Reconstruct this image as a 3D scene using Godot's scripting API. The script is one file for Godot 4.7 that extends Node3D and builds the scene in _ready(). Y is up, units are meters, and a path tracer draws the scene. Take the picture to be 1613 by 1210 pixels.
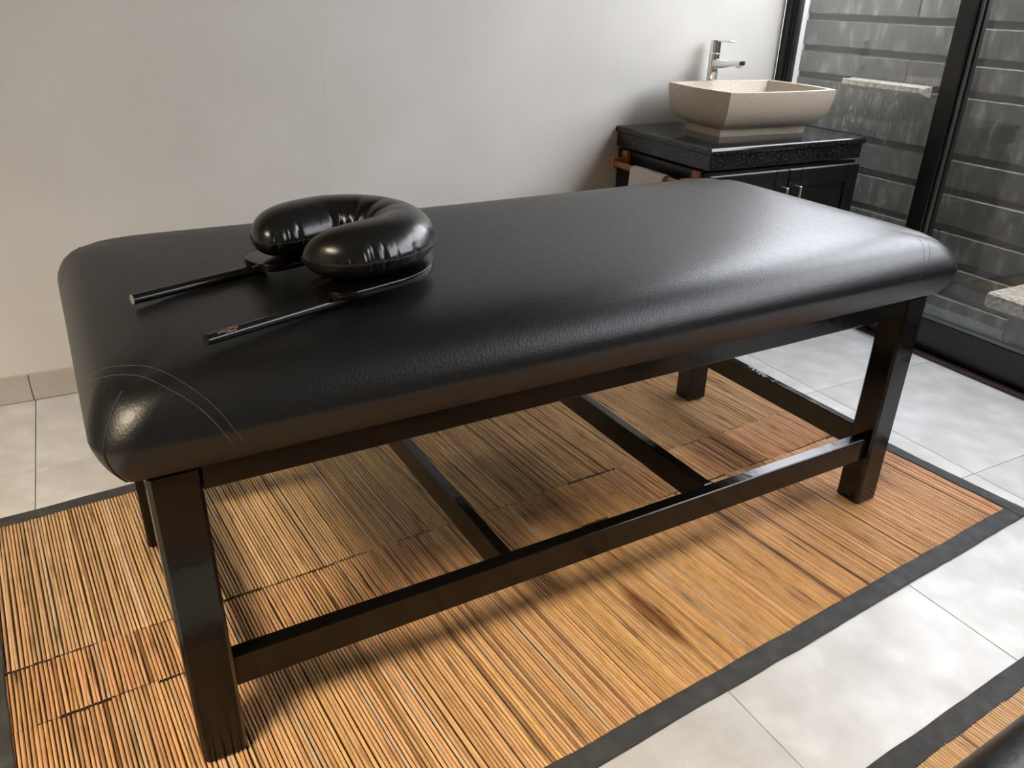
extends Node3D

# ---------------------------------------------------------------- mesh builder
class Geo:
	var v := PackedVector3Array()
	var uv := PackedVector2Array()
	var col := PackedColorArray()
	var idx := PackedInt32Array()
	var tint := Color.WHITE

	func vert(p: Vector3, t := Vector2.ZERO) -> int:
		v.append(p)
		uv.append(t)
		col.append(tint)
		return v.size() - 1

	func tri(a: int, b: int, c: int) -> void:   # counter-clockwise seen from outside
		idx.append(a)
		idx.append(c)
		idx.append(b)

	func quad(a: int, b: int, c: int, d: int) -> void:
		tri(a, b, c)
		tri(a, c, d)

	func face(pts: Array, centre: Vector3) -> void:   # flat polygon of a convex body round centre
		var n: Vector3 = (pts[1] - pts[0]).cross(pts[2] - pts[0])
		var mid := Vector3.ZERO
		for p in pts:
			mid += p
		mid /= pts.size()
		if n.dot(mid - centre) < 0.0:
			pts = pts.duplicate()
			pts.reverse()
			n = -n
		n = n.abs()
		var base := v.size()
		for p in pts:
			var t: Vector2
			if n.x >= n.y and n.x >= n.z:
				t = Vector2(p.z, -p.y)
			elif n.y >= n.z:
				t = Vector2(p.x, p.z)
			else:
				t = Vector2(p.x, -p.y)
			vert(p, t)
		for k in range(1, pts.size() - 1):
			tri(base, base + k, base + k + 1)

	# a box with chamfered edges
	func box(c: Vector3, size: Vector3, b := 0.002, xf := Transform3D()) -> void:
		var h := size * 0.5
		b = minf(b, minf(h.x, minf(h.y, h.z)) * 0.9)
		var cc := xf * c
		var pt := func(s: Array, axis: int) -> Vector3:
			var q := Vector3.ZERO
			for i in 3:
				q[i] = s[i] * (h[i] - (0.0 if i == axis else b))
			return xf * (c + q)
		for axis in 3:
			var a1 := (axis + 1) % 3
			var a2 := (axis + 2) % 3
			for sg in [-1, 1]:
				var pts := []
				for k in [[-1, -1], [1, -1], [1, 1], [-1, 1]]:
					var s := [0, 0, 0]
					s[axis] = sg
					s[a1] = k[0]
					s[a2] = k[1]
					pts.append(pt.call(s, axis))
				face(pts, cc)
			if b > 0.0:
				for s1 in [-1, 1]:
					for s2 in [-1, 1]:
						var lo := [0, 0, 0]
						var hi := [0, 0, 0]
						lo[axis] = -1
						hi[axis] = 1
						lo[a1] = s1
						hi[a1] = s1
						lo[a2] = s2
						hi[a2] = s2
						face([pt.call(lo, a1), pt.call(hi, a1), pt.call(hi, a2), pt.call(lo, a2)], cc)
		if b > 0.0:
			for sx in [-1, 1]:
				for sy in [-1, 1]:
					for sz in [-1, 1]:
						var s := [sx, sy, sz]
						face([pt.call(s, 0), pt.call(s, 1), pt.call(s, 2)], cc)

	# rings of equal size, closed round; smooth; ends filled with fans
	func loft(rings: Array, cap0 := true, cap1 := true, uvs := Vector2.ONE) -> void:
		var n: int = rings[0].size()
		var base := v.size()
		for r in rings.size():
			for k in n:
				vert(rings[r][k], Vector2(uvs.x * k / n, uvs.y * r / maxf(1.0, rings.size() - 1.0)))
		var start := idx.size()
		for r in rings.size() - 1:
			for k in n:
				var k2 := (k + 1) % n
				quad(base + r * n + k, base + r * n + k2, base + (r + 1) * n + k2, base + (r + 1) * n + k)
		for e in 2:
			if not (cap0 if e == 0 else cap1):
				continue
			var ring: PackedVector3Array = rings[0] if e == 0 else rings[-1]
			var mid := Vector3.ZERO
			for p in ring:
				mid += p
			mid /= n
			var m := vert(mid, Vector2(0.5, 0.5))
			var first := v.size()
			for k in n:
				vert(ring[k], Vector2(uvs.x * k / n, 0.0))
			for k in n:
				var k2 := (k + 1) % n
				if e == 0:
					tri(m, first + k2, first + k)
				else:
					tri(m, first + k, first + k2)
		# outward?
		var vol := 0.0
		for t in range(start, idx.size(), 3):
			vol += v[idx[t]].dot(v[idx[t + 2]].cross(v[idx[t + 1]]))
		if vol < 0.0:
			for t in range(start, idx.size(), 3):
				var q := idx[t + 1]
				idx[t + 1] = idx[t + 2]
				idx[t + 2] = q

	func tube(path: Array, radii: Array, n := 12, caps := true, squash := Vector2.ONE, roundcap := false) -> void:
		var rings := []
		var side := Vector3.ZERO
		for i in path.size():
			var d: Vector3
			if i == 0:
				d = path[1] - path[0]
			elif i == path.size() - 1:
				d = path[i] - path[i - 1]
			else:
				d = (path[i + 1] - path[i]).normalized() + (path[i] - path[i - 1]).normalized()
			d = d.normalized()
			if side == Vector3.ZERO:
				side = d.cross(Vector3.UP)
				if side.length() < 0.05:
					side = d.cross(Vector3.RIGHT)
			side = (side - d * side.dot(d)).normalized()
			var up := side.cross(d)
			var rad: float = radii[mini(i, radii.size() - 1)]
			var ring := PackedVector3Array()
			for k in n:
				var a := TAU * k / n
				ring.append(path[i] + side * cos(a) * rad * squash.x + up * sin(a) * rad * squash.y)
			rings.append(ring)
		loft(rings, caps, caps, Vector2(1, 1))

	func lathe(c: Vector3, prof: Array, n := 24, axis := Basis()) -> void:
		var rings := []
		for p in prof:
			var ring := PackedVector3Array()
			for k in n:
				var a := TAU * k / n
				ring.append(c + axis * Vector3(cos(a) * p.x, p.y, sin(a) * p.x))
			rings.append(ring)
		loft(rings)

	func mesh() -> ArrayMesh:
		var nor := PackedVector3Array()
		nor.resize(v.size())
		for t in range(0, idx.size(), 3):
			var a := idx[t]
			var b := idx[t + 2]
			var c := idx[t + 1]
			var fn := (v[b] - v[a]).cross(v[c] - v[a])
			nor[a] += fn
			nor[b] += fn
			nor[c] += fn
		for i in nor.size():
			nor[i] = nor[i].normalized() if nor[i].length() > 1e-14 else Vector3.UP
		var arr := []
		arr.resize(Mesh.ARRAY_MAX)
		arr[Mesh.ARRAY_VERTEX] = v
		arr[Mesh.ARRAY_NORMAL] = nor
		arr[Mesh.ARRAY_TEX_UV] = uv
		arr[Mesh.ARRAY_COLOR] = col
		arr[Mesh.ARRAY_INDEX] = idx
		var m := ArrayMesh.new()
		m.add_surface_from_arrays(Mesh.PRIMITIVE_TRIANGLES, arr)
		return m

# ---------------------------------------------------------------- scene helpers
var M := {}
var rng := RandomNumberGenerator.new()

func obj(called: String, shape, material: Material, parent: Node = self) -> MeshInstance3D:
	var o := MeshInstance3D.new()
	o.name = called
	o.mesh = shape.mesh() if shape is Geo else shape
	o.material_override = material
	o.cast_shadow = GeometryInstance3D.SHADOW_CASTING_SETTING_ON
	parent.add_child(o, true)
	return o

func one(c: Vector3, size: Vector3, b := 0.002) -> Geo:
	var g := Geo.new()
	g.box(c, size, b)
	return g

func base(called: String, at := Vector3.ZERO, turn := 0.0) -> Node3D:
	var o := Node3D.new()
	o.name = called
	add_child(o, true)
	o.position = at
	o.rotation_degrees.y = turn
	return o

func tag(o: Node, label: String, category := "", group := "", kind := "") -> void:
	o.set_meta("label", label)
	if category:
		o.set_meta("category", category)
	if group:
		o.set_meta("group", group)
	if kind:
		o.set_meta("kind", kind)

func lin(r: float, g: float, b: float) -> Color:
	return Color(r, g, b).linear_to_srgb()

func noise_tex(kind: int, freq: float, seed_: int, stops: Array, size := 512, oct := 4, warp := 0.0, normal := 0.0) -> NoiseTexture2D:
	var n := FastNoiseLite.new()
	n.noise_type = kind
	n.frequency = freq
	n.seed = seed_
	n.fractal_octaves = oct
	n.fractal_type = FastNoiseLite.FRACTAL_FBM
	if warp > 0.0:
		n.domain_warp_enabled = true
		n.domain_warp_amplitude = warp
		n.domain_warp_frequency = freq * 1.5
	var t := NoiseTexture2D.new()
	t.width = size
	t.height = size
	t.seamless = true
	t.noise = n
	if stops:
		var g := Gradient.new()
		var offs := PackedFloat32Array()
		var cols := PackedColorArray()
		for s in stops:
			offs.append(s[0])
			cols.append(s[1])
		g.offsets = offs
		g.colors = cols
		t.color_ramp = g
	return t

func mat(c: Color, rough := 0.6, metal := 0.0, spec := 0.5) -> StandardMaterial3D:
	var m := StandardMaterial3D.new()
	m.albedo_color = c
	m.roughness = rough
	m.metallic = metal
	m.metallic_specular = spec
	return m

func grey(a: float) -> Color:
	return Color(a, a, a)

func tri_map(m: StandardMaterial3D, scale: Vector3, world := false) -> void:
	m.uv1_triplanar = true
	m.uv1_world_triplanar = world
	m.uv1_scale = scale
	m.uv1_triplanar_sharpness = 4.0

func bump(m: StandardMaterial3D, t: Texture2D, cm: float) -> void:
	m.heightmap_enabled = true
	m.heightmap_texture = t
	m.heightmap_scale = cm

func materials() -> void:
	var S := FastNoiseLite.TYPE_SIMPLEX_SMOOTH
	var CE := FastNoiseLite.TYPE_CELLULAR
	# plaster
	var m := mat(Color.WHITE, 0.62)
	m.albedo_texture = noise_tex(S, 0.006, 3, [[0.0, lin(0.650, 0.630, 0.585)], [0.5, lin(0.675, 0.657, 0.612)], [1.0, lin(0.700, 0.684, 0.640)]], 512, 4)
	tri_map(m, Vector3(0.7, 0.7, 0.7), true)
	bump(m, noise_tex(S, 0.012, 5, [[0.0, grey(0.0)], [1.0, grey(1.0)]], 512, 5), 0.07)
	M.plaster = m
	M.ceiling = mat(lin(0.13, 0.10, 0.075), 0.7)
	M.panel_wall = mat(lin(0.20, 0.17, 0.14), 0.7)
	M.outer = mat(lin(0.80, 0.80, 0.78), 0.7)
	# floor tiles, four windows on one cloudy texture
	var cloud := noise_tex(S, 0.0045, 11, [[0.0, lin(0.515, 0.500, 0.473)], [0.35, lin(0.570, 0.557, 0.533)], [0.5, lin(0.595, 0.583, 0.562)], [0.66, lin(0.630, 0.620, 0.602)], [1.0, lin(0.72, 0.71, 0.695)]], 1024, 6, 60.0)
	var trough := noise_tex(S, 0.01, 21, [[0.0, grey(0.52)], [0.5, grey(0.66)], [1.0, grey(0.85)]], 512, 4, 30.0)
	M.tiles = []
	for k in 4:
		m = mat(Color.WHITE, 0.55)
		m.albedo_texture = cloud
		m.roughness = 0.62
		m.roughness_texture = trough
		m.roughness_texture_channel = BaseMaterial3D.TEXTURE_CHANNEL_RED
		m.uv1_scale = Vector3(1.3, 1.3, 1.3)
		m.uv1_offset = Vector3(0.27 * k, 0.41 * k, 0)
		M.tiles.append(m)
	M.grout = mat(lin(0.38, 0.36, 0.33), 0.9)
	m = mat(Color.WHITE, 0.5)
	m.albedo_texture = noise_tex(S, 0.006, 12, [[0.0, lin(0.43, 0.39, 0.345)], [0.5, lin(0.475, 0.435, 0.390)], [1.0, lin(0.53, 0.49, 0.445)]], 512, 5, 40.0)
	m.uv1_scale = Vector3(0.8, 1.6, 1)
	M.skirting = m
	# vinyl
	var leather := noise_tex(CE, 0.055, 31, [[0.0, grey(0.0)], [0.5, grey(0.7)], [1.0, grey(1.0)]], 512, 2)
	m = mat(lin(0.0050, 0.0051, 0.0054), 0.40, 0.0, 0.45)
	tri_map(m, Vector3(7, 7, 7))
	bump(m, leather, 0.022)
	m.roughness_texture = noise_tex(S, 0.02, 33, [[0.0, grey(0.88)], [1.0, grey(1.0)]], 256, 4)
	m.roughness_texture_channel = BaseMaterial3D.TEXTURE_CHANNEL_RED
	m.roughness = 0.40
	M.vinyl = m
	m = mat(lin(0.007, 0.007, 0.007), 0.27, 0.0, 0.5)
	tri_map(m, Vector3(6, 6, 6))
	bump(m, noise_tex(S, 0.02, 36, [[0.0, grey(0.0)], [1.0, grey(1.0)]], 512, 4), 0.022)
	M.soft_vinyl = m
	M.thread = mat(lin(0.11, 0.105, 0.10), 0.7)
	M.dark_thread = mat(lin(0.004, 0.004, 0.004), 0.6)
	# lacquer
	m = mat(lin(0.0035, 0.0027, 0.0021), 0.16, 0.0, 0.42)
	tri_map(m, Vector3(2, 2, 2))
	bump(m, noise_tex(S, 0.02, 41, [[0.0, grey(0.0)], [1.0, grey(1.0)]], 512, 3), 0.03)
	M.lacquer = m
	M.bare = mat(lin(0.35, 0.36, 0.37), 0.6)
	M.rod = mat(lin(0.006, 0.006, 0.006), 0.22)
	M.rod_end = mat(lin(0.22, 0.22, 0.22), 0.6)
	M.worn = mat(lin(0.20, 0.08, 0.075), 0.6)
	# reeds: the colour is carried by the mesh, the grain by a texture
	m = mat(Color.WHITE, 0.38, 0.0, 0.45)
	m.vertex_color_use_as_albedo = true
	m.albedo_texture = noise_tex(S, 0.02, 51, [[0.0, lin(0.70, 0.62, 0.52)], [0.35, lin(0.92, 0.90, 0.86)], [0.7, lin(1, 1, 1)], [1.0, lin(1, 1, 1)]], 512, 4)
	M.reed = m
	m = mat(Color.WHITE, 0.85)
	m.albedo_texture = noise_tex(S, 0.02, 61, [[0.0, lin(0.034, 0.034, 0.034)], [0.6, lin(0.050, 0.050, 0.049)], [1.0, lin(0.075, 0.073, 0.070)]], 512, 4)
	tri_map(m, Vector3(1.6, 1.6, 1.6))
	bump(m, noise_tex(S, 0.03, 62, [[0.0, grey(0)], [1.0, grey(1)]], 512, 4), 0.2)
	M.cloth = m
	# window
	M.frame = mat(lin(0.012, 0.012, 0.0125), 0.32)
	M.alu = mat(lin(0.16, 0.16, 0.16), 0.35, 0.6)
	M.gasket = mat(lin(0.006, 0.006, 0.006), 0.5)
	M.threshold = mat(lin(0.075, 0.045, 0.055), 0.4)
	m = mat(Color(1, 1, 1, 0.03), 0.02)
	m.transparency = BaseMaterial3D.TRANSPARENCY_ALPHA
	M.glass = m
	# stone
	M.stones = []
	for k in 4:
		m = mat(Color.WHITE, 0.30)
		var a: float = [0.95, 0.82, 1.08, 0.90][k]
		m.albedo_texture = noise_tex(S, 0.012, 71 + k, [[0.0, lin(0.030 * a, 0.030 * a, 0.022 * a)], [0.5, lin(0.052 * a, 0.053 * a, 0.042 * a)], [0.66, lin(0.075 * a, 0.076 * a, 0.064 * a)], [0.8, lin(0.12 * a, 0.12 * a, 0.108 * a)], [1.0, lin(0.22, 0.22, 0.205)]], 512, 5, 25.0)
		tri_map(m, Vector3(1.5, 0.8, 1.9), true)
		bump(m, noise_tex(S, 0.03, 81 + k, [[0.0, grey(0)], [1.0, grey(1)]], 512, 5), 0.16)
		M.stones.append(m)
	m = mat(Color.WHITE, 0.6)
	m.albedo_texture = noise_tex(S, 0.02, 91, [[0.0, lin(0.20, 0.17, 0.13)], [0.5, lin(0.36, 0.33, 0.28)], [1.0, lin(0.55, 0.52, 0.46)]], 512, 5)
	tri_map(m, Vector3(3, 3, 3))
	bump(m, noise_tex(S, 0.04, 92, [[0.0, grey(0)], [1.0, grey(1)]], 512, 5), 1.0)
	M.block = m
	M.backing = mat(lin(0.030, 0.018, 0.010), 0.9)
	M.joint = mat(lin(0.045, 0.045, 0.043), 0.8)
	m = mat(Color(0.50, 0.54, 0.50, 0.30), 0.03)
	m.refraction_enabled = true
	m.refraction_scale = 0.033
	m.transparency = BaseMaterial3D.TRANSPARENCY_ALPHA
	bump(m, noise_tex(S, 0.03, 95, [[0.0, grey(0)], [1.0, grey(1)]], 256, 3), 0.6)
	tri_map(m, Vector3(4, 4, 4))
	M.water = m
	m = mat(Color(1, 1, 1, 0.05), 0.05)
	m.refraction_enabled = true
	m.refraction_scale = 0.033
	m.transparency = BaseMaterial3D.TRANSPARENCY_ALPHA
	M.drop = m
	M.foam = mat(lin(0.75, 0.77, 0.78), 0.5)
	# vanity
	m = mat(Color.WHITE, 0.10)
	m.albedo_texture = noise_tex(CE, 0.09, 101, [[0.0, lin(0.26, 0.26, 0.27)], [0.06, lin(0.09, 0.09, 0.095)], [0.11, lin(0.013, 0.013, 0.014)], [1.0, lin(0.009, 0.009, 0.010)]], 512, 1)
	tri_map(m, Vector3(1.6, 1.6, 1.6))
	M.granite = m
	M.cabinet = mat(lin(0.0085, 0.008, 0.0078), 0.28)
	M.chrome = mat(lin(0.78, 0.78, 0.79), 0.06, 1.0)
	M.steel = mat(lin(0.74, 0.71, 0.66), 0.38, 1.0)
	m = mat(Color.WHITE, 0.5)
	m.albedo_texture = noise_tex(S, 0.05, 111, [[0.0, lin(0.42, 0.35, 0.265)], [0.5, lin(0.53, 0.455, 0.36)], [1.0, lin(0.61, 0.54, 0.44)]], 512, 5)
	tri_map(m, Vector3(4, 4, 4))
	M.sandstone = m
	m = mat(Color.WHITE, 0.45)
	m.albedo_texture = noise_tex(S, 0.02, 121, [[0.0, lin(0.22, 0.085, 0.028)], [0.5, lin(0.33, 0.15, 0.05)], [1.0, lin(0.43, 0.22, 0.085)]], 256, 4)
	tri_map(m, Vector3(4, 4, 12))
	M.wood = m
	m = mat(lin(0.70, 0.66, 0.66), 0.9)
	tri_map(m, Vector3(6, 6, 6))
	bump(m, noise_tex(S, 0.09, 131, [[0.0, grey(0)], [1.0, grey(1)]], 512, 2), 0.25)
	M.towel = m
	M.lamp_ring = mat(lin(0.7, 0.7, 0.7), 0.4)
	m = mat(lin(0.9, 0.85, 0.75), 0.5)
	m.emission_enabled = true
	m.emission = lin(1.0, 0.78, 0.52)
	m.emission_energy_multiplier = 3.0
	M.lamp_glow = m

# ---------------------------------------------------------------- constants (metres)
const WINDOW_X := 3.26
const HEAD_Y := 2.38
const ROOM_L := -1.9
const ROOM_F := 5.2
const CEIL_Y := 2.75
const STONE_X := 3.90
const STONE_TOP := 1.40

func _ready() -> void:
	rng.seed = 7
	# camera
	var cam := Camera3D.new()
	cam.name = "camera"
	add_child(cam)
	cam.position = Vector3(0.4858, 1.228, 2.7538)
	cam.rotation_degrees = Vector3(-26.1608, -28.6538, 1.5739)
	cam.fov = 51.44
	cam.near = 0.02
	cam.far = 100.0
	cam.current = true
	# overcast sky over the narrow courtyard outside the glass
	var env := Environment.new()
	var sky := Sky.new()
	var sm := ProceduralSkyMaterial.new()
	sm.sky_top_color = Color(0.955, 0.970, 1.0)
	sm.sky_horizon_color = Color(0.965, 0.970, 0.985)
	sm.ground_horizon_color = Color(0.45, 0.45, 0.44)
	sm.ground_bottom_color = Color(0.35, 0.34, 0.33)
	sm.sky_energy_multiplier = 1.0
	sky.sky_material = sm
	env.background_mode = Environment.BG_SKY
	env.sky = sky
	env.background_energy_multiplier = 12.2
	env.tonemap_mode = Environment.TONE_MAPPER_LINEAR
	env.tonemap_exposure = 1.0
	env.sdfgi_enabled = true
	env.ssao_enabled = true
	env.ssil_enabled = true
	var we := WorldEnvironment.new()
	we.environment = env
	add_child(we)

	materials()
	room()
	window_wall()
	courtyard()
	var table := massage_table()
	tag(table, "black vinyl massage table standing on a reed mat, face cradle lying on it", "massage table")
	face_cradle()
	var mat_a := reed_mat(Vector3(0.0783, 0, 0.7082), 5.1, false)
	tag(mat_a, "tan reed mat with dark grey cloth border under the table holding the face cradle", "mat")
	var mat_b := reed_mat(Vector3(0.10, 0, 2.311), 4.2, true)
	tag(mat_b, "tan reed mat under the bare massage table, across the tiled strip", "mat")
	var second := table.duplicate()
	second.name = "massage_table_001"
	add_child(second, true)
	second.position = Vector3(0.4646, table.position.y, 2.644)
	second.rotation_degrees.y = 3.8
	tag(second, "bare black massage table with nothing lying on its cushion", "massage table")
	vanity()
	lamps()

# ---------------------------------------------------------------- room
func structure(called: String, label := "") -> Node3D:
	var o := base(called)
	o.set_meta("kind", "structure")
	if label:
		o.set_meta("label", label)
	return o

func room() -> void:
	var f := structure("floor", "pale grey stone-look floor tiles with thin joints")
	var x1 := 3.232
	obj("screed", one(Vector3((ROOM_L + 3.4) / 2, -0.065, ROOM_F / 2), Vector3(3.4 - ROOM_L + 0.3, 0.11, ROOM_F + 0.3), 0.0), M.grout, f)
	var xs := []
	var k := -4
	while true:
		var xx := 0.2245 + 0.6015 * k
		if xx > x1:
			break
		xs.append(xx)
		k += 1
	xs.append(x1)
	xs[0] = ROOM_L
	var zs := [0.0]
	k = 0
	while true:
		var zz := 0.470 + 0.5935 * k
		if zz > ROOM_F:
			break
		zs.append(zz)
		k += 1
	zs.append(ROOM_F)
	var n := 0
	for i in xs.size() - 1:
		for j in zs.size() - 1:
			var w: float = xs[i + 1] - xs[i]
			var d: float = zs[j + 1] - zs[j]
			var g := one(Vector3(0, 0, 0), Vector3(w - 0.0022, 0.012, d - 0.0022), 0.0006)
			var t := obj("tile", g, M.tiles[(i * 3 + j * 5 + (i * j) % 3) % 4], f)
			t.position = Vector3(xs[i] + w / 2, -0.006 - rng.randf() * 0.0002, zs[j] + d / 2)
			n += 1
	# back wall: plaster in two panels that meet at a hairline joint
	var wb := structure("wall_back", "pale grey-green plastered wall behind the massage table")
	obj("plaster", one(Vector3((ROOM_L - 0.15 + 1.25) / 2, 1.45, -0.075), Vector3(1.25 - ROOM_L + 0.15, 3.0, 0.15), 0.0008), M.plaster, wb)
	obj("plaster", one(Vector3((WINDOW_X + 1.25) / 2, 1.45, -0.0752), Vector3(WINDOW_X - 1.25, 3.0, 0.15), 0.0008), M.plaster, wb)
	var sk := structure("baseboard_back", "low beige tile skirting along the plastered wall")
	for i in xs.size() - 1:
		var w: float = xs[i + 1] - xs[i]
		var g := one(Vector3(0, 0.046, 0), Vector3(w - 0.003, 0.090, 0.009), 0.001)
		var t := obj("tile", g, M.skirting, sk)
		t.position = Vector3(xs[i] + w / 2 - 0.004, 0.001, 0.0048)
	var wl := structure("wall_left", "plain brown side wall")
	obj("plaster", one(Vector3(ROOM_L - 0.075, 1.45, ROOM_F / 2), Vector3(0.15, 3.0, ROOM_F), 0.0), M.panel_wall, wl)
	var wf := structure("wall_front", "plain brown wall facing the vanity wall")
	obj("plaster", one(Vector3((ROOM_L + WINDOW_X) / 2, 1.45, ROOM_F + 0.075), Vector3(WINDOW_X - ROOM_L + 0.3, 3.0, 0.15), 0.0), M.panel_wall, wf)
	var c := structure("ceiling", "dark stained ceiling")
	obj("slab", one(Vector3((ROOM_L + WINDOW_X) / 2, CEIL_Y + 0.1, ROOM_F / 2), Vector3(WINDOW_X - ROOM_L + 0.3, 0.2, ROOM_F + 0.3), 0.0), M.ceiling, c)

func window_wall() -> void:
	var h := structure("wall_right", "plastered lintel above the black framed windows")
	obj("lintel", one(Vector3(WINDOW_X + 0.05, (HEAD_Y + 2.95) / 2, ROOM_F / 2), Vector3(0.12, 2.95 - HEAD_Y, ROOM_F + 0.2), 0.0), M.plaster, h)
	var tr := structure("trim_1", "dark plum threshold strip along the window sill")
	obj("strip", one(Vector3((3.2335 + WINDOW_X + 0.01) / 2, -0.001, ROOM_F / 2), Vector3(WINDOW_X + 0.01 - 3.2335, 0.022, ROOM_F), 0.002), M.threshold, tr)
	# sashes between the wall and the far end; mullions where the photograph shows the first one
	var edges := [0.0, 0.833, 1.72, 2.60, 3.48, 4.36, ROOM_F]
	for i in edges.size() - 1:
		var a: float = edges[i]
		var b: float = edges[i + 1]
		var w := structure("window_%d" % (i + 1), "floor to ceiling window in a black frame")
		var x := WINDOW_X if i % 2 == 0 else WINDOW_X + 0.022
		var g := Geo.new()
		# bottom rail, with a bright ledge where the pane sits
		obj("bottom_rail", one(Vector3(x + 0.03, 0.066, (a + b) / 2), Vector3(0.06, 0.132, b - a), 0.003), M.frame, w)
		obj("glazing_bead", one(Vector3(x + 0.010, 0.136, (a + b) / 2), Vector3(0.016, 0.008, b - a - 0.02), 0.002), M.alu, w)
		obj("top_rail", one(Vector3(x + 0.03, HEAD_Y - 0.035, (a + b) / 2), Vector3(0.06, 0.07, b - a), 0.003), M.frame, w)
		if i == 0:
			obj("jamb", one(Vector3(x + 0.03, HEAD_Y / 2, 0.018), Vector3(0.06, HEAD_Y, 0.036), 0.002), M.frame, w)
			obj("seal", one(Vector3(x + 0.018, HEAD_Y / 2, 0.039), Vector3(0.006, HEAD_Y - 0.15, 0.004), 0.001), M.alu, w)
			obj("jamb_bead", one(Vector3(x + 0.034, HEAD_Y / 2, 0.048), Vector3(0.03, HEAD_Y - 0.1, 0.022), 0.001), M.frame, w)
		# closing stile of this sash
		obj("stile", one(Vector3(x + 0.028, HEAD_Y / 2, b), Vector3(0.056, HEAD_Y - 0.01, 0.066), 0.002), M.frame, w)
		obj("interlock", one(Vector3(x + 0.030, HEAD_Y / 2, b + 0.0415), Vector3(0.03, HEAD_Y - 0.14, 0.012), 0.0015), M.alu, w)
		obj("brush_seal", one(Vector3(x + 0.036, HEAD_Y / 2, b + 0.052), Vector3(0.02, HEAD_Y - 0.14, 0.007), 0.001), M.gasket, w)
		obj("pane", one(Vector3(x + 0.034, 0.13 + (HEAD_Y - 0.19) / 2, (a + b) / 2), Vector3(0.006, HEAD_Y - 0.19, b - a - 0.05), 0.0), M.glass, w)

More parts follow.
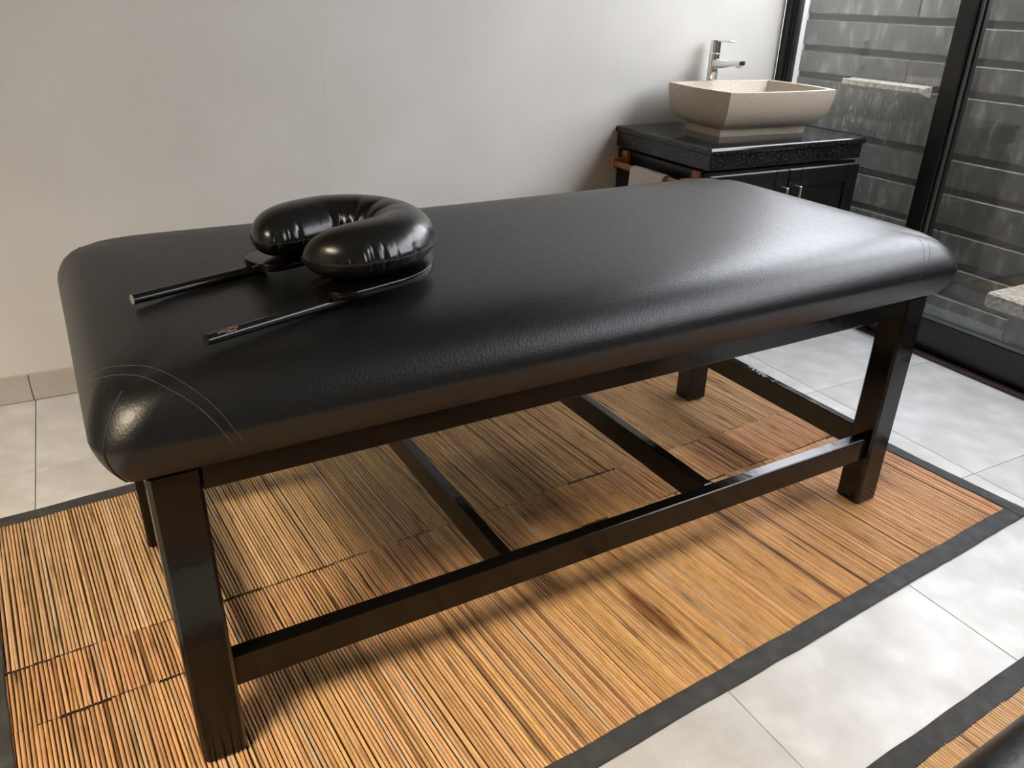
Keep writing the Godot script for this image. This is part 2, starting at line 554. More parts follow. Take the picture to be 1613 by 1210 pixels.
# ---------------------------------------------------------------- courtyard
func courtyard() -> void:
	var s := structure("wall_courtyard", "dark grey stone wall in proud horizontal courses outside the glass")
	obj("backing", one(Vector3(STONE_X + 0.13, (STONE_TOP - 0.4) / 2, 2.3), Vector3(0.2, STONE_TOP + 0.4, 6.4), 0.0), M.joint, s)
	var tops := [-0.32, -0.16, 0.015, 0.155, 0.302, 0.465, 0.612, 0.870, 0.998, 1.142, 1.27, STONE_TOP]
	for i in tops.size() - 1:
		var lo: float = tops[i] + 0.028
		var hi: float = tops[i + 1]
		var z := -0.86 - rng.randf() * 0.5
		while z < 5.5:
			var w := rng.randf_range(1.3, 2.3)
			var out := rng.randf_range(0.0, 0.003)
			var g := Geo.new()
			g.box(Vector3(0, 0, 0), Vector3(0.06, hi - lo, w - 0.0012), 0.0048)
			var st := obj("stone", g, M.stones[rng.randi() % 4], s)
			st.position = Vector3(STONE_X + 0.03 - out, (lo + hi) / 2, z + w / 2)
			z += w
	var e := structure("wall_courtyard_end", "white plastered wall closing the courtyard")
	obj("plaster", one(Vector3(3.62, 1.2, -0.548), Vector3(0.58, 2.8, 0.15), 0.0), M.outer, e)
	var e2 := structure("wall_courtyard_front", "white plastered wall at the open end of the courtyard")
	obj("plaster", one(Vector3(3.62, 1.2, 5.5), Vector3(0.58, 2.8, 0.15), 0.0), M.outer, e2)
	var side := structure("wall_courtyard_return", "plastered outer wall beside the window")
	obj("plaster", one(Vector3(WINDOW_X + 0.05, 1.3, -0.30), Vector3(0.10, 2.9, 0.36), 0.0), M.outer, side)
	var p := structure("pond_floor", "dark bed of the courtyard pond")
	obj("bed", one(Vector3(3.6, -0.27, 2.4), Vector3(0.7, 0.1, 6.2), 0.0), M.joint, p)
	obj("kerb", one(Vector3(3.345, -0.11, 2.4), Vector3(0.06, 0.24, 6.2), 0.004), M.joint, p)
	var wt := Geo.new()
	wt.box(Vector3(3.635, -0.13, 2.4), Vector3(0.52, 0.19, 6.0), 0.0)
	var wo := obj("pond_water", wt, M.water)
	wo.set_meta("kind", "structure")
	wo.set_meta("label", "dark still pond water along the foot of the stone wall")
	# spillway
	var l := base("spillway_ledge", Vector3(3.80, 0.872, 0.16))
	tag(l, "wet stone spillway ledge jutting from the dark stone wall", "ledge")
	var g2 := Geo.new()
	var top := [Vector3(-0.090, 0.026, -0.180), Vector3(-0.090, 0.026, 0.235), Vector3(0.092, 0.028, 0.165), Vector3(0.092, 0.028, -0.275)]
	var bot := []
	for q in top:
		bot.append(q + Vector3(0.0, -0.014 if q.x < 0 else -0.05, 0.0))
	g2.face(top, Vector3(0, 0, 0))
	g2.face(bot, Vector3(0, 0, 0))
	for q in 4:
		var q2 := (q + 1) % 4
		g2.face([top[q], top[q2], bot[q2], bot[q]], Vector3(0, 0, 0))
	obj("slab", g2, M.block, l)
	obj("lip", one(Vector3(-0.084, 0.030, 0.0275), Vector3(0.014, 0.012, 0.415), 0.003), M.block, l)
	# falling water and foam
	var fw := Geo.new()
	for i in 90:
		var z := rng.randf_range(-0.03, 0.40)
		var y := rng.randf_range(0.0, 0.86) if i > 5 else 0.884
		var ln := rng.randf_range(0.012, 0.05)
		var r := rng.randf_range(0.0012, 0.0030)
		var xx := 3.70 - rng.randf_range(-0.01, 0.05)
		fw.tube([Vector3(xx, y, z), Vector3(xx, y - ln * 0.3, z), Vector3(xx, y - ln * 0.7, z), Vector3(xx, y - ln, z)], [r * 0.3, r, r, r * 0.3], 6)
	var fo := obj("falling_water", fw, M.drop)
	tag(fo, "clear water drops falling from the spillway ledge into the pond", "water", "", "stuff")
	var ff := Geo.new()
	for i in 110:
		var z := rng.randfn(0.95, 0.16)
		var xx := 3.66 + rng.randfn(0.0, 0.018) - (z - 0.9) * 0.16
		if xx < 3.40 or z > 0.995 or z < 0.5:
			continue
		var r := rng.randf_range(0.001, 0.0032)
		ff.lathe(Vector3(xx, -0.036, z), [Vector2(r * 0.3, -r * 0.7), Vector2(r, 0), Vector2(r * 0.6, r * 0.7), Vector2(r * 0.1, r)], 6)
	var fm := obj("water_foam", ff, M.foam)
	tag(fm, "white foam bubbles floating on the pond near the glass", "foam", "", "stuff")
	# block on a pedestal in the pond
	var b := base("stone_block", Vector3(3.60, -0.22, 1.28))
	tag(b, "rough pale stone block on a pedestal in the pond", "stone block")
	obj("pedestal", one(Vector3(0.06, 0.19, 0.02), Vector3(0.15, 0.38, 0.40), 0.006), M.stones[1], b)
	var cap := Geo.new()
	cap.box(Vector3(0.08, 0.405, 0.0), Vector3(0.24, 0.062, 0.54), 0.007)
	obj("cap", cap, M.block, b)

# ---------------------------------------------------------------- massage table
const TL := 1.7548
const TW := 0.748
const SU := 0.0743
const SV := 0.0702

# one ring of the cushion: rounded rectangle inset by d at height y; corner index marks kept equal
func ring_at(d: float, y: float) -> PackedVector3Array:
	var u0 := -0.059 + d
	var u1 := 1.821 - d
	var v0 := -0.070 + d
	var v1 := 0.784 - d
	var r := minf(lerpf(0.020, 0.066, smoothstep(0.59, 0.69, y)) + (d * 0.6 if y > 0.67 else 0.0), (0.427 - d) * 0.96)
	var out := PackedVector3Array()
	var nc := 12
	var cs := [[u1 - r, v1 - r, 0.0], [u0 + r, v1 - r, 90.0], [u0 + r, v0 + r, 180.0], [u1 - r, v0 + r, 270.0]]
	for c in 4:
		for k in nc + 1:
			var a := deg_to_rad(cs[c][2] + 90.0 * k / nc)
			out.append(Vector3(cs[c][0] + cos(a) * r, y, cs[c][1] + sin(a) * r))
		# straight run to the next corner
		var nx: Array = cs[(c + 1) % 4]
		var a2 := deg_to_rad(nx[2])
		var e := Vector3(nx[0] + cos(a2) * r, y, nx[1] + sin(a2) * r)
		var s := out[out.size() - 1]
		var runs := 28 if c % 2 == 0 else 14
		for k in range(1, runs):
			out.append(s.lerp(e, float(k) / runs))
	return out

func cushion_rings() -> Array:
	# (inset, height): undercut at the bottom, widest a third up, softly domed
	var prof := [[0.055, 0.5915], [0.0325, 0.5917], [0.0300, 0.5932], [0.0220, 0.606], [0.0140, 0.620], [0.0070, 0.635], [0.0020, 0.649], [0.000, 0.659], [0.003, 0.674], [0.009, 0.688], [0.018, 0.703], [0.030, 0.715], [0.045, 0.7235], [0.065, 0.7300], [0.090, 0.7350], [0.120, 0.7385], [0.160, 0.7410], [0.21, 0.7425], [0.27, 0.7432], [0.33, 0.7434], [0.38, 0.7434], [0.415, 0.7434], [0.4268, 0.7434]]
	var out := []
	for p in prof:
		out.append(ring_at(p[0], p[1]))
	return out

func massage_table() -> Node3D:
	var t := base("massage_table", Vector3(0.4646, 0.0085, 0.9318), 1.7558)
	# legs
	for i in 2:
		for j in 2:
			var u := SU / 2 if i == 0 else TL - SU / 2
			var w := SV / 2 if j == 0 else TW - SV / 2
			obj("leg", one(Vector3(u, 0.2955, w), Vector3(SU, 0.591, SV), 0.006), M.lacquer, t)
	# aprons right under the cushion
	var ah := 0.591 - 0.5475
	for j in 2:
		var w := SV - 0.0365 if j == 0 else TW - 0.0145 - 0.0005
		obj("apron", one(Vector3(TL / 2, 0.5475 + ah / 2, w - 0.001), Vector3(TL - 2 * SU - 0.0004, ah, 0.0275), 0.002), M.lacquer, t)
	for i in 2:
		var u := 0.03 if i == 0 else TL - 0.03
		obj("apron", one(Vector3(u, 0.5475 + ah / 2, TW / 2), Vector3(0.03, ah, TW - 2 * SV - 0.0004), 0.002), M.lacquer, t)
	# low stretchers
	var y := (0.2034 + 0.1378) / 2
	for j in 2:
		var w := 0.0157 + 0.0149 if j == 0 else TW - 0.0157 - 0.0149
		obj("stretcher", one(Vector3(TL / 2, y, w), Vector3(TL - 2 * SU - 0.0004, 0.0656, 0.0298), 0.002), M.lacquer, t)
	var span := TW - 2 * (0.0157 + 0.0298)
	for u in [0.6062, 1.1467]:
		obj("cross_rail", one(Vector3(u + 0.0125, y, TW / 2), Vector3(0.025, 0.0656, span - 0.0004), 0.002), M.lacquer, t)
	for u in [0.0372, TL - 0.034]:
		var r := obj("end_rail", one(Vector3(u, y, TW / 2), Vector3(0.025, 0.0656, TW - 2 * SV - 0.0004), 0.002), M.lacquer, t)
		if u > 1.0:
			var ch := Geo.new()
			for k in 26:
				var z := 0.315 + rng.randfn(0.0, 0.025)
				ch.box(Vector3(u + rng.randf_range(-0.009, 0.009), 0.2036, z), Vector3(rng.randf_range(0.002, 0.006), 0.0006, rng.randf_range(0.003, 0.014)), 0.0)
			obj("chipped_paint", ch, M.bare, r)
	# cushion
	var rings := cushion_rings()
	for q in rings.size():   # slack of the covering
		for k in rings[q].size():
			var p: Vector3 = rings[q][k]
			p.y += (0.009 * (1.0 - smoothstep(0.1, 0.95, p.x)) + 0.0004 * sin(p.x * 5.0 + 1.0) * sin(p.z * 7.0)) * smoothstep(0.66, 0.735, p.y)
			rings[q][k] = p
	for m in [6, 46, 72, 112]:   # small tuck where each corner seam ends
		for q in [12, 13]:
			for k in [-1, 0, 1]:
				rings[q][m + k].y -= 0.0035 if k == 0 else 0.0015
	var cg := Geo.new()
	cg.loft(rings, true, false)
	var c := obj("cushion", cg, M.vinyl, t)
	# corner patches: two rows of stitches and the seam down the corner
	var n: int = rings[0].size()
	var start := [0, 13 + 27, 13 + 27 + 13 + 13, 13 + 27 + 13 + 13 + 13 + 27]
	for q in 4:
		var mid: int = start[q] + 6
		var corner: Vector3 = rings[2][mid]
		var seam := Geo.new()
		var path := []
		for r in range(2, 12):
			path.append(rings[r][mid] + (rings[r][mid] - Vector3(0.88, rings[r][mid].y - 0.01, 0.376)).normalized() * 0.0001)
		seam.tube(path, [0.0014], 6)
		obj("corner_seam", seam, M.dark_thread, c)
		var st := Geo.new()
		for rad in [0.150, 0.1635]:
			var pts := []
			for k in range(-14 * 12, 15 * 12):
				var fj := float(k) / 12.0
				var j0: int = posmod(mid + int(floor(fj)), n)
				var j1: int = posmod(j0 + 1, n)
				var fr: float = fj - floorf(fj)
				var prev: Vector3 = rings[2][j0].lerp(rings[2][j1], fr)
				for r in range(3, rings.size()):
					var cur: Vector3 = rings[r][j0].lerp(rings[r][j1], fr)
					var d0: float = prev.distance_to(corner) - rad
					var d1: float = cur.distance_to(corner) - rad
					if d0 <= 0.0 and d1 > 0.0:
						pts.append(prev.lerp(cur, d0 / (d0 - d1)))
						break
					prev = cur
			# dash the line of points into stitches
			if pts.size() < 3:
				continue
			var cv := Curve3D.new()
			for p in pts:
				cv.add_point(p)
			var total := cv.get_baked_length()
			var s := 0.0
			while s < total - 0.004:
				var a := cv.sample_baked(s)
				var b := cv.sample_baked(s + 0.0033)
				st.tube([a, b], [0.00045], 4)
				s += 0.0046
		if st.v.size():
			obj("stitching", st, M.thread, c)
	return t

# ---------------------------------------------------------------- face cradle
func face_cradle() -> void:
	# sits on the cushion; local +x is the closed end, arms and rods point to -x
	var a := deg_to_rad(1.7558)
	var uv_ := Vector2(0.393, 0.480)
	var at := Vector3(0.4646 + uv_.x * cos(a) + uv_.y * sin(a), 0.7845, 0.9318 - uv_.x * sin(a) + uv_.y * cos(a))
	var o := base("face_cradle", at, 1.7558 + 18.1)
	tag(o, "black padded horseshoe face cradle with two rods lying on the massage table", "headrest")
	# flat horseshoe board
	var line := horseshoe(0.0)
	var g := Geo.new()
	var rings := []
	for k in line.size():
		var p: Vector3 = line[k][0]
		var nrm: Vector3 = line[k][1]
		var f := float(k) / (line.size() - 1)
		var hw := 0.050 * pow(maxf(0.0, 1.0 - pow(absf(2.0 * f - 1.0), 14.0)), 0.5) + 0.002
		var ring := PackedVector3Array()
		for c in [[-1.0, 0.0], [-0.985, 0.006], [-0.95, 0.007], [0.95, 0.007], [0.985, 0.006], [1.0, 0.0], [0.985, -0.006], [0.95, -0.007], [-0.95, -0.007], [-0.985, -0.006]]:
			ring.append(p + nrm * hw * c[0] + Vector3(0, c[1], 0))
		rings.append(ring)
	g.loft(rings)
	obj("board", g, M.lacquer, o)
	# rods
	for s in [-1, 1]:
		var r := Geo.new()
		r.tube([Vector3(-0.328, -0.0155, 0.1165 * s), Vector3(-0.085, -0.0155, 0.1165 * s)], [0.0088], 14)
		var rod := obj("rod", r, M.rod, o)
		var e := Geo.new()
		e.tube([Vector3(-0.3288, -0.0155, 0.1165 * s), Vector3(-0.3282, -0.0155, 0.1165 * s)], [0.0083], 14)
		obj("rod_end", e, M.rod_end if s < 0 else M.gasket, rod)
		if s > 0:
			var w := Geo.new()
			for k in 9:
				var an := rng.randf_range(0.6, 1.3)
				var x := rng.randf_range(-0.308, -0.268)
				w.box(Vector3(x, -0.0155 + sin(an) * 0.0086, 0.1165 + cos(an) * 0.0086), Vector3(rng.randf_range(0.004, 0.014), 0.0012, 0.0022), 0.0)
			obj("worn_paint", w, M.worn, rod)
	# pillow
	var pg := Geo.new()
	rings = []
	var pl := horseshoe(1.0)
	var nn := 40
	# gathers: short creases rising from the seam, [place along, width, depth, side]
	var creases := []
	for k in 64:
		creases.append([rng.randf_range(0.04, 0.96), rng.randf_range(0.0035, 0.0085), rng.randf_range(0.03, 0.11), 1.0 if rng.randf() < 0.6 else -1.0, rng.randf_range(0.22, 0.5)])
	for k in pl.size():
		var p: Vector3 = pl[k][0]
		var nrm: Vector3 = pl[k][1]
		var f := float(k) / (pl.size() - 1)
		var e := pow(maxf(0.0, 1.0 - pow(absf(2.0 * f - 1.0), 7.0)), 0.5)
		var hw := 0.061 * e + 0.0015
		var hh := 0.0505 * e + 0.0015
		var ring := PackedVector3Array()
		for q in nn:
			var an := TAU * q / nn
			var ca := cos(an)
			var sa := sin(an)
			# pinched where the two halves are sewn, gathers running from the seam
			var low := 0.76 if sa < 0.0 else 1.0
			var dent := 0.0
			for cr in creases:
				if cr[3] * ca > 0.0 and absf(f - cr[0]) < 3.0 * cr[1]:
					dent += cr[2] * exp(-pow((f - cr[0]) / cr[1], 2.0)) * exp(-pow(sa / cr[4], 2.0))
			# broad folds fanning out of the inner bend
			var bendf := exp(-pow((f - 0.5) / 0.17, 2.0))
			if ca < 0.35:
				dent += 0.050 * bendf * pow(0.5 + 0.5 * sin(f * 92.0 + 0.6), 2.0) * clampf(0.35 - ca, 0.0, 1.0) * (1.0 if sa > -0.2 else 0.3)
			var rr := 1.0 - minf(dent, 0.16)
			var lip := 1.0 + 0.05 * exp(-pow(sa / 0.12, 2.0))
			ring.append(p + nrm * hw * ca * rr * lip + Vector3(0, hh * sa * low * rr, 0))
		rings.append(ring)
	pg.loft(rings)
	var pil := obj("pillow", pg, M.soft_vinyl, o)
	var sg := Geo.new()
	for s in [0, nn / 2]:
		var path := []
		for k in range(1, rings.size() - 1):
			path.append(rings[k][s])
		sg.tube(path, [0.0011], 5)
	obj("piping", sg, M.dark_thread, pil)

# centre line of the horseshoe: [point, outward normal]; lift 0 for the board, 1 for the pillow
func horseshoe(lift: float) -> Array:
	var out := []
	var y := 0.0 if lift == 0.0 else 0.0465
	var rad := 0.104 if lift == 0.0 else 0.0965
	var arm := 0.132 if lift == 0.0 else 0.130
	var na := 60
	for k in na:
		var f := float(k) / na
		var e := 1.0 - f
		out.append([Vector3(-arm * (1.0 - f * f * 0.0 - f), y, -rad + (0.014 * e * e if lift > 0.0 else 0.004 * e)), Vector3(0.16 * e if lift > 0.0 else 0.0, 0, -1).normalized()])
	var nc := 100
	for k in nc + 1:
		var a := -PI / 2 + PI * k / nc
		out.append([Vector3(cos(a) * rad * 1.02, y, sin(a) * rad), Vector3(cos(a), 0, sin(a))])
	for k in na:
		var f := float(k + 1) / na
		out.append([Vector3(-arm * f, y, rad - (0.014 * f * f if lift > 0.0 else 0.004 * f)), Vector3(0.16 * f if lift > 0.0 else 0.0, 0, 1).normalized()])
	for q in out:
		q[0].x += 0.010
	return out

# ---------------------------------------------------------------- reed mat
const MAT_L := 2.388
const MAT_W := 1.363

func reed_tint(row: int, u: float, r: RandomNumberGenerator) -> Color:
	var k := r.randf()
	var c: Color
	if row == 0:
		c = Color(0.58, 0.382, 0.200)
	elif row == 1:
		c = Color(0.59, 0.350, 0.172)
	else:
		c = Color(0.62, 0.380, 0.184)
	c = c.lerp(Color(0.54, 0.32, 0.205), clampf((u - 1.3) / 1.0, 0.0, 1.0) * (0.45 if row == 2 else 0.2))
	var l := r.randf_range(0.84, 1.12)
	l *= 1.17
	c = Color(c.r * l, c.g * l * r.randf_range(0.95, 1.05), c.b * l * r.randf_range(0.88, 1.12))
	if k < 0.04:
		c = c.lerp(Color(0.70, 0.56, 0.40), 0.7)
	elif k > 0.95:
		c = c.lerp(Color(0.20, 0.10, 0.05), r.randf_range(0.4, 0.9))
	return c

# a half-round reed of unit pitch along +z from 0 to 1; colour varies along it
func reed_geo(g: Geo, at: Vector3, width: float, length: float, thick: float, tint: Color, r: RandomNumberGenerator, bend: float, world_u := -1.0, world_v := 0.0) -> void:
	var segs := maxi(3, int(length / 0.06))
	var base_i := g.v.size()
	var dark := []
	for k in r.randi_range(0, 2):
		dark.append([r.randf(), r.randf_range(0.008, 0.035), r.randf_range(0.35, 0.75)])
	var uo := Vector2(r.randf(), r.randf())
	var cs := [[-0.46, -0.4], [-0.5, 0.15], [-0.36, 0.74], [0.0, 1.0], [0.36, 0.74], [0.5, 0.15], [0.46, -0.4]]
	var drift := r.randf_range(0.86, 1.12)
	for s in segs + 1:
		var f := float(s) / segs
		var c := tint * lerpf(1.0, drift, f)
		for d in dark:
			if absf(f - d[0]) < d[1]:
				c = c * d[2]
		if world_u > 0.0:   # dark stain on the front row
			var ds := Vector2(world_u - 1.245, (world_v + f * length) - 1.128)
			ds = Vector2(ds.x / 0.030, ds.y / 0.075)
			if ds.length() < 1.0 + 0.4 * sin(world_u * 900.0):
				c = Color(c.r * 0.46, c.g * 0.36, c.b * 0.34)
		c.a = 1.0
		g.tint = c
		var off := bend * sin(f * PI * 1.7 + uo.x * 6.0) - bend * sin(uo.x * 6.0)
		for q in cs:
			g.vert(at + Vector3(q[0] * width + off, q[1] * thick, f * length), Vector2(uo.x + q[0] * 0.06, uo.y + f * length * 1.4))
	for s in segs:
		for q in 6:
			var a := base_i + s * 7 + q
			g.quad(a, a + 7, a + 8, a + 1)
	g.tint = Color.WHITE

func reed_mat(at: Vector3, turn: float, second: bool) -> Node3D:
	var o := base("reed_mat_001" if second else "reed_mat", at, turn)
	var r := RandomNumberGenerator.new()
	r.seed = 99 if second else 42
	# backing the reeds are sewn to
	obj("backing", one(Vector3(MAT_L / 2, 0.0016, MAT_W / 2), Vector3(MAT_L - 0.03, 0.0024, MAT_W - 0.03), 0.0), M.backing, o)
	var bw := 0.046
	var u0 := bw - 0.006
	var n := 300
	var pitch := (MAT_L - 2 * u0) / n
	var stuff := Geo.new()
	for row in 3:
		var edge := 0.0
		for k in n:
			var u := u0 + (k + 0.5) * pitch
			var j1 := 0.588 + 0.018 * u
			var j2 := 0.752 + 0.030 * u
			if k % 11 == 0:
				edge = r.randf_range(-0.004, 0.004)
			var z0: float = [0.034, j1, j2][row] + (0.0 if row == 0 else edge + r.randf_range(0.0008, 0.003))
			var z1: float = [j1, j2, MAT_W - 0.036][row] + (0.0 if row == 2 else edge - r.randf_range(0.0, 0.002))
			var w := pitch * r.randf_range(0.70, 0.90)
			var th := 0.0046 * r.randf_range(0.85, 1.15) + (0.0005 if row == 1 else 0.0)
			var tint := reed_tint(row, u, r)
			var solo := row == 2 and not second or second and row == 0 and u > 1.35 and u < 2.05
			var bend := r.randf_range(-0.0010, 0.0010)
			if solo:
				var g := Geo.new()
				reed_geo(g, Vector3.ZERO, w, z1 - z0, th, tint, r, bend, -1.0 if second else u, z0)
				var m := obj("reed", g, M.reed, o)
				m.position = Vector3(u, 0.0030, z0)
			else:
				reed_geo(stuff, Vector3(u, 0.0030, z0), w, z1 - z0, th, tint, r, bend)
	var sm := obj("reeds", stuff, M.reed, o)
	sm.set_meta("kind", "stuff")
	# cloth binding: long edges first, short edges lie over their ends
	for e in 4:
		var lng := MAT_L if e < 2 else MAT_W
		var g := Geo.new()
		var wave := FastNoiseLite.new()
		wave.seed = 5 + e + (10 if second else 0)
		wave.frequency = 3.0
		var rings := []
		var steps := 70
		var lift := 0.0 if e < 2 else 0.0010
		for s in steps + 1:
			var q := lng * s / steps
			var w_out := wave.get_noise_1d(q) * 0.0045
			var w_in := bw + wave.get_noise_1d(q * 2.0 + 40.0) * 0.0035
			var h := 0.0088 + lift + wave.get_noise_1d(q * 3.0 + 80.0) * 0.0010
			var ring := PackedVector3Array()
			for c in [Vector2(w_out, 0.0008), Vector2(w_out - 0.001, h * 0.5), Vector2(w_out + 0.004, h * 0.92), Vector2((w_out + w_in) * 0.5, h + wave.get_noise_1d(q * 4.0) * 0.0006), Vector2(w_in - 0.003, h), Vector2(w_in, h - 0.0016), Vector2(w_in - 0.002, 0.0050), Vector2(w_out + 0.006, 0.0050)]:
				var a: float = c.x
				if e == 0:
					ring.append(Vector3(q, c.y, a))
				elif e == 1:
					ring.append(Vector3(q, c.y, MAT_W - a))
				elif e == 2:
					ring.append(Vector3(a, c.y, q))
				else:
					ring.append(Vector3(MAT_L - a, c.y, q))
			rings.append(ring)
		g.loft(rings)
		obj("cloth_border", g, M.cloth, o)
	return o

# ---------------------------------------------------------------- vanity
func vanity() -> void:
	var x0 := 2.4346
	var x1 := 3.2113
	var zf := 0.5825
	var c := base("vanity_cabinet", Vector3((x0 + x1) / 2, 0, 0.30))
	tag(c, "black lacquered two-door vanity cabinet under the stone basin", "cabinet")
	var hw := (x1 - x0) / 2 - 0.012
	obj("body", one(Vector3(0, 0.365, -0.014), Vector3(hw * 2, 0.61, 0.546), 0.002), M.cabinet, c)
	obj("plinth", one(Vector3(0, 0.032, -0.03), Vector3(hw * 2 - 0.06, 0.06, 0.48), 0.002), M.cabinet, c)
	for s in [-1, 1]:
		var d := obj("door", one(Vector3(s * hw / 2, 0.362, 0.271), Vector3(hw - 0.003, 0.600, 0.018), 0.002), M.cabinet, c)
		# raised frame round a sunk panel
		var fr := Geo.new()
		var cx: float = s * hw / 2
		for q in [-1, 1]:
			fr.box(Vector3(cx + q * (hw / 2 - 0.034), 0.362, 0.2835), Vector3(0.060, 0.596, 0.007), 0.001)
			fr.box(Vector3(cx, 0.362 + q * 0.265, 0.2835), Vector3(hw - 0.134, 0.066, 0.0068), 0.001)
		obj("door_frame", fr, M.cabinet, d)
		var h := Geo.new()
		var hx: float = s * 0.034 + 0.006
		h.box(Vector3(hx, 0.53, 0.3155), Vector3(0.009, 0.145, 0.006), 0.001)
		for q in [-1, 1]:
			h.box(Vector3(hx, 0.53 + q * 0.0705, 0.300), Vector3(0.007, 0.004, 0.026), 0.0008)
		obj("handle", h, M.steel, d)
	# worktop
	var w := base("worktop", Vector3((x0 + x1) / 2, 0.679, 0.29))
	tag(w, "polished black speckled granite worktop on the vanity cabinet", "worktop")
	var ww := x1 - x0
	var sl := Geo.new()
	var rings := []
	for p in [[0.004, 0.055], [0.001, 0.057], [0.0, 0.062], [0.0, 0.069], [0.002, 0.0745], [0.006, 0.0782], [0.012, 0.079]]:
		var ring := PackedVector3Array()
		for k in [[-1, -1], [1, -1], [1, 1], [-1, 1]]:
			ring.append(Vector3(k[0] * (ww / 2 - p[0]), p[1], k[1] * (0.2905 - p[0]) + 0.002))
		rings.append(ring)
	var sg := Geo.new()
	for r in rings.size() - 1:
		for k in 4:
			var k2 := (k + 1) % 4
			sg.face([rings[r][k], rings[r][k2], rings[r + 1][k2], rings[r + 1][k]], Vector3(0, 0.065, 0))
	sg.face([rings[0][0], rings[0][1], rings[0][2], rings[0][3]], Vector3(0, 0.065, 0))
	sg.face([rings[-1][0], rings[-1][1], rings[-1][2], rings[-1][3]], Vector3(0, 0.065, 0))
	obj("slab", sg, M.granite, w)
	obj("fascia", one(Vector3(0, 0.0275, 0.0), Vector3(ww - 0.014, 0.054, 0.566), 0.001), M.granite, w)
	basin()
	faucet()
	# towel rail on the cabinet's side
	var tr := base("towel_rail", Vector3(2.385, 0.50, 0.30))
	tag(tr, "small wooden towel rail fixed to the side of the black vanity", "towel rail")
	var xs := 2.4468 - 2.385
	for z in [-0.215, 0.215]:
		var b := Geo.new()
		b.box(Vector3(xs - 0.009, 0.135, z), Vector3(0.018, 0.075, 0.034), 0.002)
		b.box(Vector3(xs / 2 - 0.014, 0.128, z), Vector3(xs + 0.004, 0.040, 0.018), 0.002)
		obj("bracket", b, M.wood, tr)
	var rd := Geo.new()
	rd.tube([Vector3(0, 0.125, -0.245), Vector3(0, 0.125, 0.235)], [0.0115], 14)
	obj("rod", rd, M.wood, tr)
	# towel folded over the rod
	var tw := base("towel", Vector3(2.385, 0.30, 0.318))
	tag(tw, "pale grey towel hanging over the wooden rail", "towel")
	var tg := Geo.new()
	rings = []
	var prof := []
	var ry := 0.325
	for k in 9:
		prof.append(Vector2(-0.0155 - 0.006 * (1 - k / 8.0), 0.02 + (ry - 0.02) * k / 8.0))
	for k in range(1, 12):
		var an := PI - PI * k / 12.0
		prof.append(Vector2(cos(an) * 0.0155, ry + sin(an) * 0.0155))
	for k in 9:
		prof.append(Vector2(0.0155 + 0.003 * (k / 8.0), ry - (ry - 0.06) * k / 8.0))
	var nz := 14
	for k in nz + 1:
		var z := -0.10 + 0.20 * k / nz
		var sag := 0.004 * sin(k * 1.3)
		var ring := PackedVector3Array()
		for p in prof:
			ring.append(Vector3(p.x * 1.15 + signf(p.x) * 0.004 + sag * (1.0 - p.y / 0.33), p.y, z + 0.010 * (1.0 - p.y / 0.33) * (1 if k > nz / 2 else -1)))
		for q in range(prof.size() - 1, -1, -1):
			var p: Vector2 = prof[q]
			ring.append(Vector3(p.x * 0.84 + sag * (1.0 - p.y / 0.33), p.y - 0.0028 * clampf((p.y - 0.30) * 60.0, 0.0, 1.0), z + 0.010 * (1.0 - p.y / 0.33) * (1 if k > nz / 2 else -1)))
		rings.append(ring)
	tg.loft(rings, false, false)
	obj("cloth", tg, M.towel, tw)

func basin_ring(hx: float, hz: float, bulge: float, y: float) -> PackedVector3Array:
	# a rectangle with bowed sides and crisp corners
	var out := PackedVector3Array()
	var n := 14
	for s in 4:
		for k in n:
			var f := -1.0 + 2.0 * k / n
			var bow := bulge * (1.0 - f * f)
			if s == 0:
				out.append(Vector3(hx * f, y, hz + bow))
			elif s == 1:
				out.append(Vector3(hx + bow, y, -hz * f))
			elif s == 2:
				out.append(Vector3(-hx * f, y, -hz - bow))
			else:
				out.append(Vector3(-hx - bow, y, hz * f))
	return out

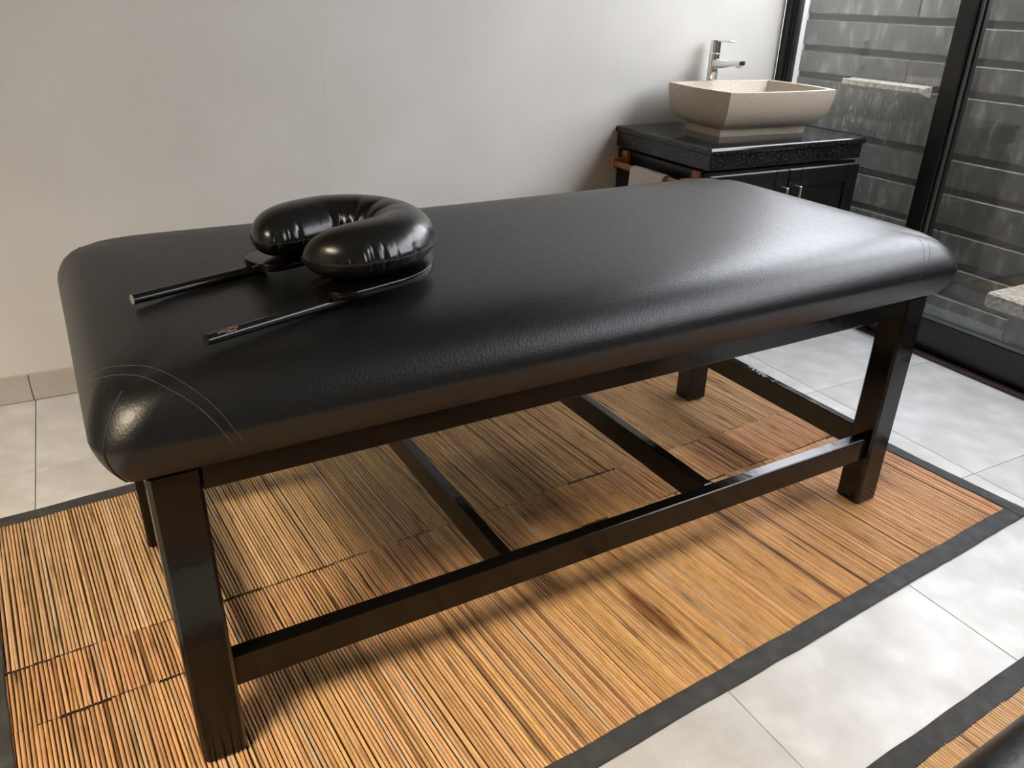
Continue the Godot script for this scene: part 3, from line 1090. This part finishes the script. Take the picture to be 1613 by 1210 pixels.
func basin() -> void:
	var o := base("vessel_basin", Vector3(2.853, 0.758, 0.290), -3.0)
	tag(o, "beige stone vessel basin with bowed sides on the black worktop", "basin")
	var prof := [[0.206, 0.105, 0.004, 0.0], [0.206, 0.105, 0.004, 0.024], [0.206, 0.107, 0.005, 0.028], [0.219, 0.130, 0.010, 0.036], [0.232, 0.154, 0.013, 0.053], [0.243, 0.173, 0.016, 0.080], [0.2485, 0.184, 0.018, 0.112], [0.2505, 0.1895, 0.020, 0.145], [0.2505, 0.191, 0.021, 0.166], [0.249, 0.190, 0.021, 0.168], [0.237, 0.178, 0.021, 0.168], [0.234, 0.175, 0.021, 0.164], [0.226, 0.163, 0.018, 0.125], [0.210, 0.140, 0.014, 0.085], [0.180, 0.10, 0.010, 0.058], [0.10, 0.05, 0.004, 0.048]]
	var rings := []
	for p in prof:
		rings.append(basin_ring(p[0], p[1], p[2], p[3]))
	var g := Geo.new()
	# sides of each facing are separate so that the corners stay crisp
	var n := 14
	for s in 4:
		var base_i := g.v.size()
		for r in rings.size():
			for k in n + 1:
				g.vert(rings[r][(s * n + k) % (4 * n)])
		for r in rings.size() - 1:
			for k in n:
				var a := base_i + r * (n + 1) + k
				g.quad(a, a + 1, a + n + 2, a + n + 1)
	var b0: PackedVector3Array = rings[-1]
	var c := g.vert(Vector3(0, 0.047, 0))
	var f := g.v.size()
	for p in b0:
		g.vert(p)
	for k in b0.size():
		g.tri(c, f + k, f + (k + 1) % b0.size())
	var b1: PackedVector3Array = rings[0]
	c = g.vert(Vector3(0, 0, 0))
	f = g.v.size()
	for p in b1:
		g.vert(p)
	for k in b1.size():
		g.tri(c, f + (k + 1) % b1.size(), f + k)
	obj("bowl", g, M.sandstone, o)
	var d := Geo.new()
	d.lathe(Vector3(0, 0.047, 0), [Vector2(0.001, 0.0), Vector2(0.026, 0.0), Vector2(0.028, 0.003), Vector2(0.020, 0.005), Vector2(0.001, 0.005)], 24)
	obj("drain", d, M.chrome, o)

func faucet() -> void:
	var o := base("basin_faucet", Vector3(2.858, 0.758, 0.052))
	tag(o, "tall chrome single-lever faucet behind the stone basin", "faucet")
	var g := Geo.new()
	g.lathe(Vector3.ZERO, [Vector2(0.027, 0.0), Vector2(0.027, 0.004), Vector2(0.0225, 0.007), Vector2(0.0215, 0.02), Vector2(0.0212, 0.266), Vector2(0.0205, 0.268)], 32)
	obj("body", g, M.chrome, o)
	var h := Geo.new()
	h.lathe(Vector3.ZERO, [Vector2(0.0212, 0.270), Vector2(0.0215, 0.272), Vector2(0.0215, 0.314), Vector2(0.0205, 0.318)], 32)
	var lever := obj("lever_cap", h, M.chrome, o)
	obj("lever", one(Vector3(0, 0.3165, 0.055), Vector3(0.020, 0.006, 0.085), 0.0015), M.chrome, lever)
	var s := Geo.new()
	var rings := []
	for q in [[0.010, 0.238, 0.017, 0.019], [0.05, 0.238, 0.017, 0.017], [0.10, 0.238, 0.0165, 0.0135], [0.14, 0.239, 0.016, 0.010], [0.166, 0.240, 0.0155, 0.008]]:
		var ring := PackedVector3Array()
		for k in 20:
			var an := TAU * k / 20
			var ca := cos(an)
			var sa := sin(an)
			ring.append(Vector3(signf(ca) * pow(absf(ca), 0.55) * q[2], q[1] + 0.010 - q[3] + signf(sa) * pow(absf(sa), 0.55) * q[3], q[0]))
		rings.append(ring)
	s.loft(rings)
	var sp := obj("spout", s, M.chrome, o)
	var a := Geo.new()
	a.lathe(Vector3(0, 0.222, 0.150), [Vector2(0.0105, 0.0), Vector2(0.0115, 0.003), Vector2(0.0115, 0.015)], 18)
	obj("aerator", a, M.steel, sp)

func lamps() -> void:
	var o := base("ceiling_lamp", Vector3(-0.9, CEIL_Y, 2.6))
	tag(o, "large round warm downlight on the ceiling", "lamp")
	var g := Geo.new()
	g.lathe(Vector3.ZERO, [Vector2(0.52, 0.0), Vector2(0.52, -0.05), Vector2(0.505, -0.05), Vector2(0.505, -0.02)], 40)
	obj("lamp_housing", g, M.lamp_ring, o)
	var d := Geo.new()
	d.lathe(Vector3.ZERO, [Vector2(0.50, -0.03), Vector2(0.50, -0.038), Vector2(0.46, -0.040)], 40)
	obj("lamp_diffuser", d, M.lamp_glow, o)
	var l := SpotLight3D.new()
	l.name = "lamp_light"
	o.add_child(l)
	l.position = Vector3(0, -0.06, 0)
	l.rotation_degrees.x = -90
	l.light_color = Color(1.0, 0.925, 0.81)
	l.light_energy = 22.0
	l.light_size = 0.48
	l.spot_angle = 60.5
	l.spot_angle_attenuation = 0.55
	l.spot_range = 12.0
	l.spot_attenuation = 2.0
	l.shadow_enabled = true
